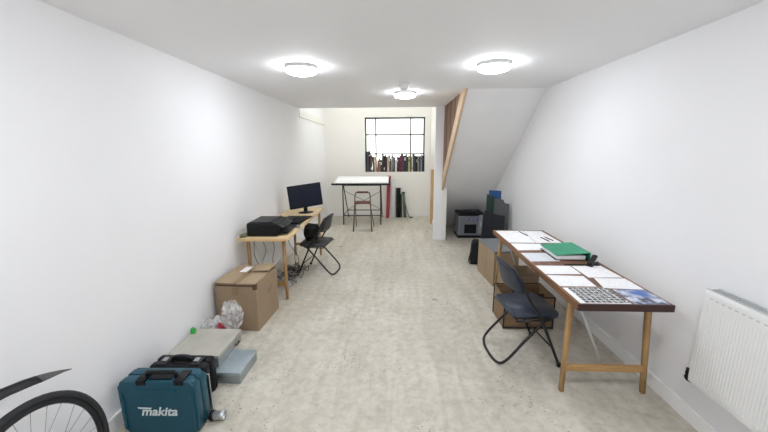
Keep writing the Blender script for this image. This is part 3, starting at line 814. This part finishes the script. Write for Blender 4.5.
# dusty grey flat case on the zinc box
t = thing('flat_metal_case', 'dusty pale grey flat metal case stacked on the zinc box by the wall', 'case', (-1.465, 2.28, .0885), 0)
b = N(); box(b, -.19, .185, -.175, .18, 0, .08, bev=.003); obj('body', b, M['steel'], t)
b = N(); box(b, -.195, .19, -.18, .185, .07, .097, bev=.004); obj('lid', b, M['lidgrey'], t)
b = N(); tube(b, [(.183, .07, .02), (.198, .075, .02), (.198, .125, .02), (.183, .13, .02)], .005, 6); obj('handle', b, M['blackm'], t)
b = N(); box(b, -.1, -.06, -.184, -.175, .015, .055, bev=.002); box(b, .06, .1, -.184, -.175, .015, .055, bev=.002); obj('catch', b, M['chrome'], t)
# green bit
t = thing('green_tool', 'small bright green plastic tool end on the grey case against the wall', 'tool', (-1.635, 2.38, .186), .1)
b = N(); prism(b, [(-.015, 0), (.02, .0), (.02, .02), (-.012, .02)], 0, .045); obj('grip', b, M['greenpl'], t)
b = N(); tube(b, [(.003, .01, .045), (.003, .01, .055)], .006, 8); obj('shaft', b, M['steel'], t)
# silver tube on the floor
t = thing('metal_tube', 'short open chrome tube poking out from beside the teal case', 'tube', (-1.14, 1.725, .032), -PI/2+.08)
b = N(); T_ = xf((0, 0, 0), (-PI/2, 0, 0))
lathe(b, [(.026, -.004), (.026, .06), (.030, .085), (.027, .086), (.023, .06), (.023, -.004), (.026, -.004)], 24, T_); obj('barrel', b, M['chrome'], t)
b = N(); lathe(b, [(0, .055), (.0225, .055), (.0225, .05), (0, .05)], 20, T_); obj('dark_core', b, M['black'], t)
b = N(); lathe(b, [(.0265, .0), (.031, .0), (.031, .02), (.0265, .02)], 24, T_); obj('collar', b, M['black'], t)
# white-grey strip seen at the right side of the teal case
tag(obj('aluminium_strip', B(-1.185, -1.163, 1.79, 1.80, 0, .27, bev=.002, T=None), M['chrome']), 'upright pale aluminium strip standing just behind the right side of the teal case', 'metal strip')

# teal tool case with lettering
t = thing('teal_tool_case', 'teal plastic power tool case standing upright in the left foreground', 'tool case', (-1.375, 1.685, 0), .02)
hw, hd, hz = .222, .062, .345
def case_shell(y0, y1, inset):
    b = N()
    prof = rrect(2*hw-2*inset, hz-2*inset, .03, 5)
    T_ = Matrix(((1, 0, 0, 0), (0, 0, 1, 0), (0, 1, 0, hz/2), (0, 0, 0, 1)))
    prism(b, prof, y0, y1, T_)
    bmesh.ops.bevel(b, geom=[e for e in b.edges if abs(e.verts[0].co.y-e.verts[1].co.y) < 1e-5], offset=.011, segments=3, affect='EDGES')
    for f_ in b.faces: f_.smooth = len(f_.verts) < 8
    return b
fr = obj('front_shell', case_shell(-hd-.003, -.004, 0), M['teal'], t)
obj('rear_shell', case_shell(.004, hd, 0), M['teal'], t)
obj('shell_seam', case_shell(-.01, .01, .005), M['tealdk'], t)
b = N()
for sx in (-1, 1):
    x = sx*.205
    box(b, x-.008, x+.008, -hd-.012, -hd, .03, hz-.07, bev=.004)
box(b, -.12, .12, -hd-.009, -hd, hz-.062, hz-.05, bev=.004)
obj('moulded_rib', b, M['teal'], fr)
for sx in (-1, 1):
    b = N(); lx = sx*.11+.025; box(b, lx-.028, lx+.028, -.05, .03, hz-.001, hz+.012, bev=.004); box(b, lx-.028, lx+.028, -hd-.006, -.045, hz-.022, hz+.010, bev=.004)
    obj('latch', b, M['black'], t)
b = N(); tube(b, [(-.07, -.02, hz-.004), (-.07, -.022, hz+.024), (-.06, -.022, hz+.034), (.09, -.022, hz+.034), (.10, -.022, hz+.024), (.10, -.02, hz-.004)], .013, 8); box(b, -.05, .08, -.045, .02, hz-.002, hz+.006, bev=.003)
obj('handle', b, M['black'], t)
# wordmark on the case front: heavy slanted lettering
fc = bpy.data.curves.new('wordmark', 'FONT'); fc.body = 'makita'; fc.size = .108; fc.shear = .28; fc.offset = .0022; fc.extrude = .0008; fc.align_x = 'CENTER'; fc.space_character = 1.0
tmp = bpy.data.objects.new('tmp', fc); C.objects.link(tmp)
bpy.context.view_layer.update()
dg = bpy.context.evaluated_depsgraph_get()
me = bpy.data.meshes.new_from_object(tmp.evaluated_get(dg)); bpy.data.objects.remove(tmp)
bm_ = bmesh.new(); bm_.from_mesh(me); bpy.data.meshes.remove(me)
# swash bar making the first letter a capital
mx = min(v.co.x for v in bm_.verts)
prism(bm_, [(mx-.016, .060), (mx+.078, .056), (mx+.088, .069), (mx-.024, .074)], -.0008, .0008)
T_ = xf((-.003, -hd-.0042, .125), (PI/2, 0, 0))
for v in bm_.verts: v.co = T_ @ Vector((v.co.x*.74, v.co.y*.74, v.co.z))
obj('wordmark', bm_, M['logo'], fr)

# ------------------------------------------------------------------ drafting table
t = thing('drafting_table', 'black framed drafting table with a tilted white board below the window', 'drafting table', (-.715, 7.05, 0))
b = N(); box(b, -.60, .60, 0, .66, -.02, 0, bev=.002, T=xf((0, 0, .925), (.14, 0, 0))); bd_ = obj('drawing_board', b, M['white_pl'], t)
obj('parallel_bar', box(N(), -.635, .625, -.03, .0, -.03, .006, T=xf((0, 0, .915), (.14, 0, 0))), M['blackm'], t)
for s in (-1, 1):
    x = s*.41
    b = N(); tube(b, [(x, .05, .0), (x, .05, .90)], .014, 6); obj('leg', b, M['blackm'], t)
    b = N(); tube(b, [(x, .88, .0), (x, .12, .90)], .012, 6); obj('leg', b, M['blackm'], t)
    b = N(); tube(b, [(x, .05, .21), (x, .70, .21)], .01, 6); obj('side_rail', b, M['blackm'], t)
b = N(); tube(b, [(-.41, .05, .21), (.41, .05, .21)], .011, 6); obj('front_rail', b, M['blackm'], t)
b = N(); tube(b, [(-.41, .70, .21), (.41, .70, .21)], .011, 6); obj('rear_rail', b, M['blackm'], t)
b = N(); tube(b, [(-.41, .08, .78), (.41, .08, .78)], .006, 6) if False else tube(b, [(-.41, .14, .86), (.41, .14, .86)], .009, 6); obj('upper_rail', b, M['blackm'], t)
for s in (-1, 1):
    b = N(); tube(b, [(-.41*s, .30+.01*s, .72), (.41*s, .68+.012*s, .22)], .005, 6); obj('cross_brace', b, M['blackm'], t)
b = N(); tube(b, [(.595, .0, .90), (.60, .06, 1.05)], .012, 6); obj('counterweight_arm', b, M['blackm'], t)
for x in (-.625, -.53): 
    b = N(); lathe(b, [(0, -.012), (.02, -.012), (.02, .012), (0, .012)], 16, xf((x, -.022, .905), (PI/2, 0, 0))); obj('clamp_knob', b, M['black'], t)
for k, (x0, y0, x1, y1, r_) in enumerate(((-.56, .04, .02, .5, .03), (-.02, .05, .56, .56, -.03))):
    c_ = N(); box(c_, -(x1-x0)/2, (x1-x0)/2, -(y1-y0)/2, (y1-y0)/2, 0, .002, T=xf((0, 0, 0), (0, 0, r_)))
    o = obj('drawing_sheet', c_, M['draw%d' % k]); 
    ang = .14; ly = (y0+y1)/2
    o.location = (-.715+(x0+x1)/2, 7.05+ly*math.cos(ang)-.004*0, .925+ly*math.sin(ang)+.0012+k*.0026); o.rotation_euler = (ang, 0, 0)
    tag(o, ('white drawing sheet on the left half of the drafting table', 'white drawing sheet on the right half of the drafting table')[k], 'paper', 'sheets on the drafting table')

# folding step stool
t = thing('step_stool', 'folding bronze-tube step stool with a red-brown step, before the drafting table', 'step stool', (-.65, 6.62, 0))
b = N(); w = .15
tube(b, [(-.185, -.12, .01), (-.16, -.03, .56), (-.15, .0, .72), (-.12, .005, .78), (0, .005, .79), (.12, .005, .78), (.15, .0, .72), (.16, -.03, .56), (.185, -.12, .01)], .012, 8, smooth=4); obj('front_frame', b, M['stooltube'], t)
for s in (-1, 1):
    b = N(); tube(b, [(s*.15, -.03, .56), (s*.19+.02, .26, .01)], .010, 8); obj('rear_leg', b, M['stooltube'], t)
b = N(); tube(b, [(-.18, .13, .27), (.20, .13, .27)], .007, 8); obj('rear_rung', b, M['stooltube'], t)
obj('step', B(-.155, .155, -.10, .14, .56, .59, bev=.006), M['stepwood'], t)
b = N(); tube(b, [(-.11, .005, .785), (.11, .005, .785)], .02, 10); obj('handle_grip', b, M['stepwood'], t)
for s in (-1, 1): obj('foot_cap', B(s*.187-.014, s*.187+.014, -.136, -.108, 0, .02, bev=.004), M['black'], t)

# ------------------------------------------------------------------ rolls and boards leaning on the far wall
def leaner(name, label, cat, x, r, h, y0, m, capm=None, xtop=None, box_=None):
    t = thing(name, label, cat, (x, y0, 0))
    xt = (xtop if xtop is not None else x)-x; yt = (YF-.006-(r if not box_ else box_[1]/2))-y0
    b = N()
    if box_:
        w_, d_ = box_
        box(b, -w_/2, w_/2, -d_/2, d_/2, 0, h, bev=.002)
        for v in b.verts: v.co.x += xt*v.co.z/h; v.co.y += yt*v.co.z/h
        obj('board', b, m, t)
    else:
        tube(b, [(0, 0, .005), (xt, yt, h)], r, 20); obj('tube', b, m, t)
        d = Vector((xt, yt, h-.005)).normalized()
        for nm, a in (('end_cap', Vector((xt, yt, h))),):
            b = N(); tube(b, [a-d*.03, a+d*.006], r+.002, 20); obj(nm, b, capm or m, t)
    return t
leaner('leaning_board', 'narrow red board leaning on the far wall right of the drafting table', 'board', -.17, .0, 1.0, 7.83, M['red'], box_=(.085, .03), xtop=-.135)
leaner('leaning_board', 'narrow white board leaning on the far wall between red and black', 'board', -.03, .0, .93, 7.95, mat('shaded_white_board', 'D5D8DB', .5, var=.02), box_=(.07, .012))  # white board with shade mixed into its colour, so it shows on the wall
leaner('drawing_tube', 'thick black drawing tube leaning on the far wall beside the white board', 'tube', .085, .055, .70, 7.88, M['blackf'], M['black'], xtop=.09)
leaner('drawing_tube', 'slimmer grey-green drawing tube leaning next to the thick black one', 'tube', .255, .034, .60, 7.87, M['greytube'], M['foldergreen'], xtop=.215)
leaner('drawing_tube', 'thin dark green roll squeezed between the black and grey-green tubes', 'tube', .162, .018, .56, 7.93, M['foldergreen'], M['greytube'], xtop=.157)
t = thing('umbrella', 'thin dark stick with a curved foot lying against the far wall past the tubes', 'stick', (.33, 7.86, 0))
b = N(); tube(b, [(.06, -.02, .012), (.02, .0, .03), (-.03, .10, .16), (-.08, .19, .38)], .008, 8, smooth=5); obj('shaft', b, M['cable'], t)
b = N(); tube(b, [(.10, -.04, .014), (.06, -.02, .012)], .013, 8); obj('knob', b, M['black'], t)
t.name = 'walking_stick'

# ------------------------------------------------------------------ books on the window ledge
spines = ['32363A', '4A4F55', '2A2A2C', '6A4038', '3F3B38', 'C9B8A4', '9C7A66', '7A4A3C', 'A06B4F', '262B33', '2E3136', '20242A', '3B2026', '54202C', 'C8BCA8', '8C7E6A',
          '4A2A22', 'A89A88', '3A3430', '2A3E58', 'D2CCC2', '1F1D1E', '5A1F30', '7A1C3C', '8A1A44', '3A4A5C', '57585A', '3A3032', '4C4A48', '2A2A2A', 'B8B48A', '5C6A3A',
          'D9D6CC', '3C4650', '2B3036', '1E2226', 'B6B0A2', '4E5660', '8FA0B4', '24262A']
heights = [.45, .46, .47, .38, .36, .36, .33, .26, .30, .27, .42, .36, .38, .34, .36, .38, .30, .36, .39, .33, .27, .35, .33, .36, .40, .42, .36, .37, .40, .34, .36, .34, .39, .40, .36, .35, .37, .35, .38, .36]
words = ['slate', 'mid grey', 'black', 'russet', 'dark taupe', 'cream', 'tan', 'brown', 'copper', 'ink blue']
def cname(h):
    r_, g_, b_ = (int(h[i:i+2], 16) for i in (0, 2, 4)); mx, mn = max(r_, g_, b_), min(r_, g_, b_)
    if mx-mn < 22: return 'pale' if mx > 170 else ('grey' if mx > 68 else 'black')
    if r_ == mx and r_-b_ > 25: return 'cream' if mx > 190 else ('tan' if mx > 140 else ('crimson' if (b_ > g_ and r_ > 75) else 'brown'))
    if b_ == mx: return 'pale blue' if mx > 130 else 'navy'
    return 'green'
n = len(spines); x = wx0+.012; span = (wx1-wx0)-.048; rnd = random.Random(5)
ws = [rnd.uniform(.024, .046) for _ in range(n)]; k_ = span/sum(ws); ws = [w_*k_ for w_ in ws]
bookmats = {}
mid = lambda i: ('left', 'middle', 'right')[min(2, i*3//n)]
ordw = ['first', 'second', 'third', 'fourth', 'fifth', 'sixth', 'seventh', 'eighth', 'ninth', 'tenth', 'eleventh', 'twelfth', 'thirteenth', 'fourteenth', 'fifteenth', 'sixteenth', 'seventeenth', 'eighteenth', 'nineteenth', 'twentieth']
for i in range(n):
    if i == 4: x += .02
    c = spines[i]; w_ = ws[i]; hgt = heights[i]*1.06; d_ = rnd.uniform(.09, .115)
    if c not in bookmats: bookmats[c] = mat('book_cloth_'+c, c, .6, var=.08)
    side = '%s book from the %s end' % ((ordw[i], 'left') if i < 20 else (ordw[n-1-i], 'right'))
    size = 'tall' if hgt > .375 else ('short' if hgt < .31 else 'mid-height')
    t = thing('book', '%s %s on the window ledge' % (size+' '+cname(c), side), 'book', (x+w_/2, YF+.062, wz0+.0005), 0, 'books on the window ledge')
    lean = -.14 if i in (4, 5, 6) else 0
    hwid = w_/2-.0008; th = .003
    T_ = xf((0, 0, 0), (0, lean, 0))
    if lean: hgt = min(hgt, .36)
    b = N(); box(b, -hwid, -hwid+th, -d_/2, d_/2, 0, hgt, T=None); box(b, hwid-th, hwid, -d_/2, d_/2, 0, hgt); box(b, -hwid, hwid, -d_/2, -d_/2+th, 0, hgt)
    for v in b.verts: v.co.x += -lean*0 + (v.co.z*(-.055) if lean else 0)
    cv = obj('cover', b, bookmats[c], t)
    b = N(); box(b, -hwid+th, hwid-th, -d_/2+th, d_/2-.004, .003, hgt-.005)
    for v in b.verts: v.co.x += (v.co.z*(-.055) if lean else 0)
    obj('pages', b, M['paper'], t)
    if i % 3 != 1:
        z_ = hgt*rnd.choice((.7, .78, .2)); hl = rnd.uniform(.02, .07)
        b = N(); box(b, -hwid*.6, hwid*.6, -d_/2-.0008, -d_/2, z_-hl/2, z_+hl/2)
        for v in b.verts: v.co.x += (v.co.z*(-.055) if lean else 0)
        obj('spine_label', b, bookmats.get(spines[(i*7) % n]) or M['paper'], cv)
    x += w_

# ------------------------------------------------------------------ bicycle leaning on the left wall
bi = thing('bicycle', 'black bicycle with a clip-on rear mudguard leaning on the left wall in the near corner', 'bicycle', (-1.39, 1.03, 0), .06)
lean = Matrix.Rotation(-.10, 4, 'Y')      # top tips towards the wall
def P(x, y, z): return (lean @ Vector((x, y, z)))
def bt(name, pts, r, m, parent=bi, **k):
    b = N(); tube(b, [P(*p) for p in pts], r, k.pop('n', 10), **k); return obj(name, b, m, parent)
R = .34
def wheel(cy):
    b = N(); tube(b, [P(0, cy+(R-.014)*math.cos(a), R+(R-.014)*math.sin(a)) for a in [2*PI*k/64 for k in range(64)]], .0165, 12, closed=True)
    w_ = obj('wheel', b, M['rubber'], bi)
    b = N(); 
    tube(b, [P(0, cy+(R-.037)*math.cos(a), R+(R-.037)*math.sin(a)) for a in [2*PI*k/64 for k in range(64)]], .0125, 8, closed=True); obj('rim', b, M['rim'], w_)
    b = N()
    for k in range(28):
        a = 2*PI*k/28; s = 1 if k % 2 else -1; a2 = a+s*.0+(.9 if k % 4 < 2 else -.9)
        tube(b, [P(s*.03, cy+.02*math.cos(a2), R+.02*math.sin(a2)), P(0, cy+(R-.04)*math.cos(a), R+(R-.04)*math.sin(a))], .0011, 4)
    obj('spokes', b, M['spoke'], w_)
    bt('hub', [(-.05, cy, R), (.05, cy, R)], .018, M['chrome'], w_)
wheel(0); wheel(-1.03)
bb = (0, -.43, .28); st_ = (0, -.60, .76); ht = (0, -.93, .82); hb = (0, -.955, .68)
bt('frame', [bb, st_], .015, M['guard']); 
fm = [o for o in bi.children if o.name.startswith('frame')][0]
bt('top_tube', [(0, -.575, .72), ht], .014, M['guard'], fm); bt('down_tube', [bb, hb], .017, M['guard'], fm); bt('head_tube', [(0, -.92, .85), hb], .018, M['guard'], fm)
for s in (-1, 1):
    bt('chainstay', [(s*.015, -.43, .28), (s*.05, 0, R)], .008, M['guard'], fm); bt('seatstay', [(s*.012, -.575, .70), (s*.05, 0, R)], .007, M['guard'], fm)
    bt('fork_blade', [(s*.03, -.97, .64), (s*.05, -1.03, R)], .010, M['guard'], fm)
bt('fork_crown', [(-.03, -.96, .66), (.03, -.96, .66)], .012, M['guard'], fm)
bt('seat_post', [st_, (0, -.65, .90)], .0125, M['chrome'])
b = N(); prism(b, [(-.015, -.18), (.015, -.18), (.03, -.02), (.07, .08), (.05, .12), (-.05, .12), (-.07, .08), (-.03, -.02)], 0, .035, lean @ xf((0, -.66, .90))); obj('saddle', b, M['black'], bi)
bt('handlebar', [(-.21, -.90, .96), (-.08, -.93, .95), (0, -.93, .94), (.08, -.93, .95), (.21, -.90, .96)], .012, M['blackm'], smooth=4)
bt('stem', [(0, -.92, .85), (0, -.93, .94)], .014, M['blackm'])
for s in (-1, 1): bt('grip', [(s*.21, -.90, .96), (s*.31, -.87, .96)], .016, M['rubber'])
cr = bt('crank_set', [(-.07, -.43, .28), (.07, -.43, .28)], .014, M['chrome'])
bt('chainring', [P(0,0,0) and (-.05, -.43+.09*math.cos(2*PI*k/32), .28+.09*math.sin(2*PI*k/32)) for k in range(32)], .004, M['rim'], cr, closed=True, n=6)
for s in (-1, 1):
    bt('crank_arm', [(s*.07, -.43, .28), (s*.075, -.43-s*.12, .28-s*.12)], .009, M['chrome'], cr)
    bt('pedal', [(s*.08, -.43-s*.12, .28-s*.12), (s*.16, -.43-s*.12, .28-s*.12)], .014, M['black'], cr)
# mudguard: curved channel section from the seat post back over the wheel
def guard(y_z, w_):
    b = N(); rows = []
    for i, (y, z, ww) in enumerate(y_z):
        row = []
        for j in range(9):
            u = -1+j/4; row.append(b.verts.new(P(u*ww, y, z-.030*u*u*(ww/.03))))
        rows.append(row)
    for A, Bq in zip(rows, rows[1:]):
        for j in range(8): b.faces.new((A[j], A[j+1], Bq[j+1], Bq[j])).smooth = True
    bmesh.ops.solidify(b, geom=b.faces[:], thickness=.003)
    return b
gd = obj('mudguard', guard([(-.62, .80, .014), (-.45, .818, .02), (-.28, .825, .028), (-.10, .802, .03), (.0, .785, .03), (.08, .764, .03), (.12, .75, .029)], 0), M['guard'], bi)
obj('mudguard_tip', guard([(.12, .75, .029), (.17, .729, .022), (.22, .704, .012), (.265, .678, .003)], 0), M['guardtip'], gd)

# ------------------------------------------------------------------ outside and light
w = bpy.data.worlds.new('World'); S.world = w; w.use_nodes = True
nt = w.node_tree; bg = nt.nodes['Background']
bg.inputs['Color'].default_value = (.98, 1, .97, 1); bg.inputs['Strength'].default_value = .75
def area(name, loc, rot, sx, sy, power, col):
    l = bpy.data.lights.new(name, 'AREA'); l.shape = 'RECTANGLE'; l.size = sx; l.size_y = sy; l.energy = power; l.color = col
    o = bpy.data.objects.new(name, l); C.objects.link(o); o.location = loc; o.rotation_euler = rot; return o
area('skylight_daylight', ((sx0+sx1)/2, (sy0+sy1)/2, HU+.3), (0, 0, 0), sx1-sx0, sy1-sy0, 13, (1, .985, .96))
area('window_daylight', (0, YF+.45, 1.75), (-PI/2, 0, 0), 1.3, 1.2, 3, (1, .99, .96))

cam = bpy.data.cameras.new('camera'); co = bpy.data.objects.new('camera', cam); C.objects.link(co); S.camera = co
cam.sensor_width = 36; cam.lens = 36*330.26/768; cam.clip_start = .02
p, yw_, rl = .2018, .0329, -.0059
fwv = Vector((-math.sin(yw_)*math.cos(p), math.cos(yw_)*math.cos(p), -math.sin(p)))
rt = Vector((math.cos(yw_), math.sin(yw_), 0)); up = rt.cross(fwv)
rt2 = rt*math.cos(rl)+up*math.sin(rl); up2 = -rt*math.sin(rl)+up*math.cos(rl)
mw = Matrix.Identity(4)
for i in range(3): mw[i][0] = rt2[i]; mw[i][1] = up2[i]; mw[i][2] = -fwv[i]
mw[2][3] = 1.65
co.matrix_world = mw
vs = S.view_settings; vs.view_transform = 'Standard'; vs.look = 'None'; vs.gamma = 1; vs.exposure = 0.96; vs.use_curve_mapping = False
S.cycles.max_bounces = 10; S.cycles.diffuse_bounces = 6
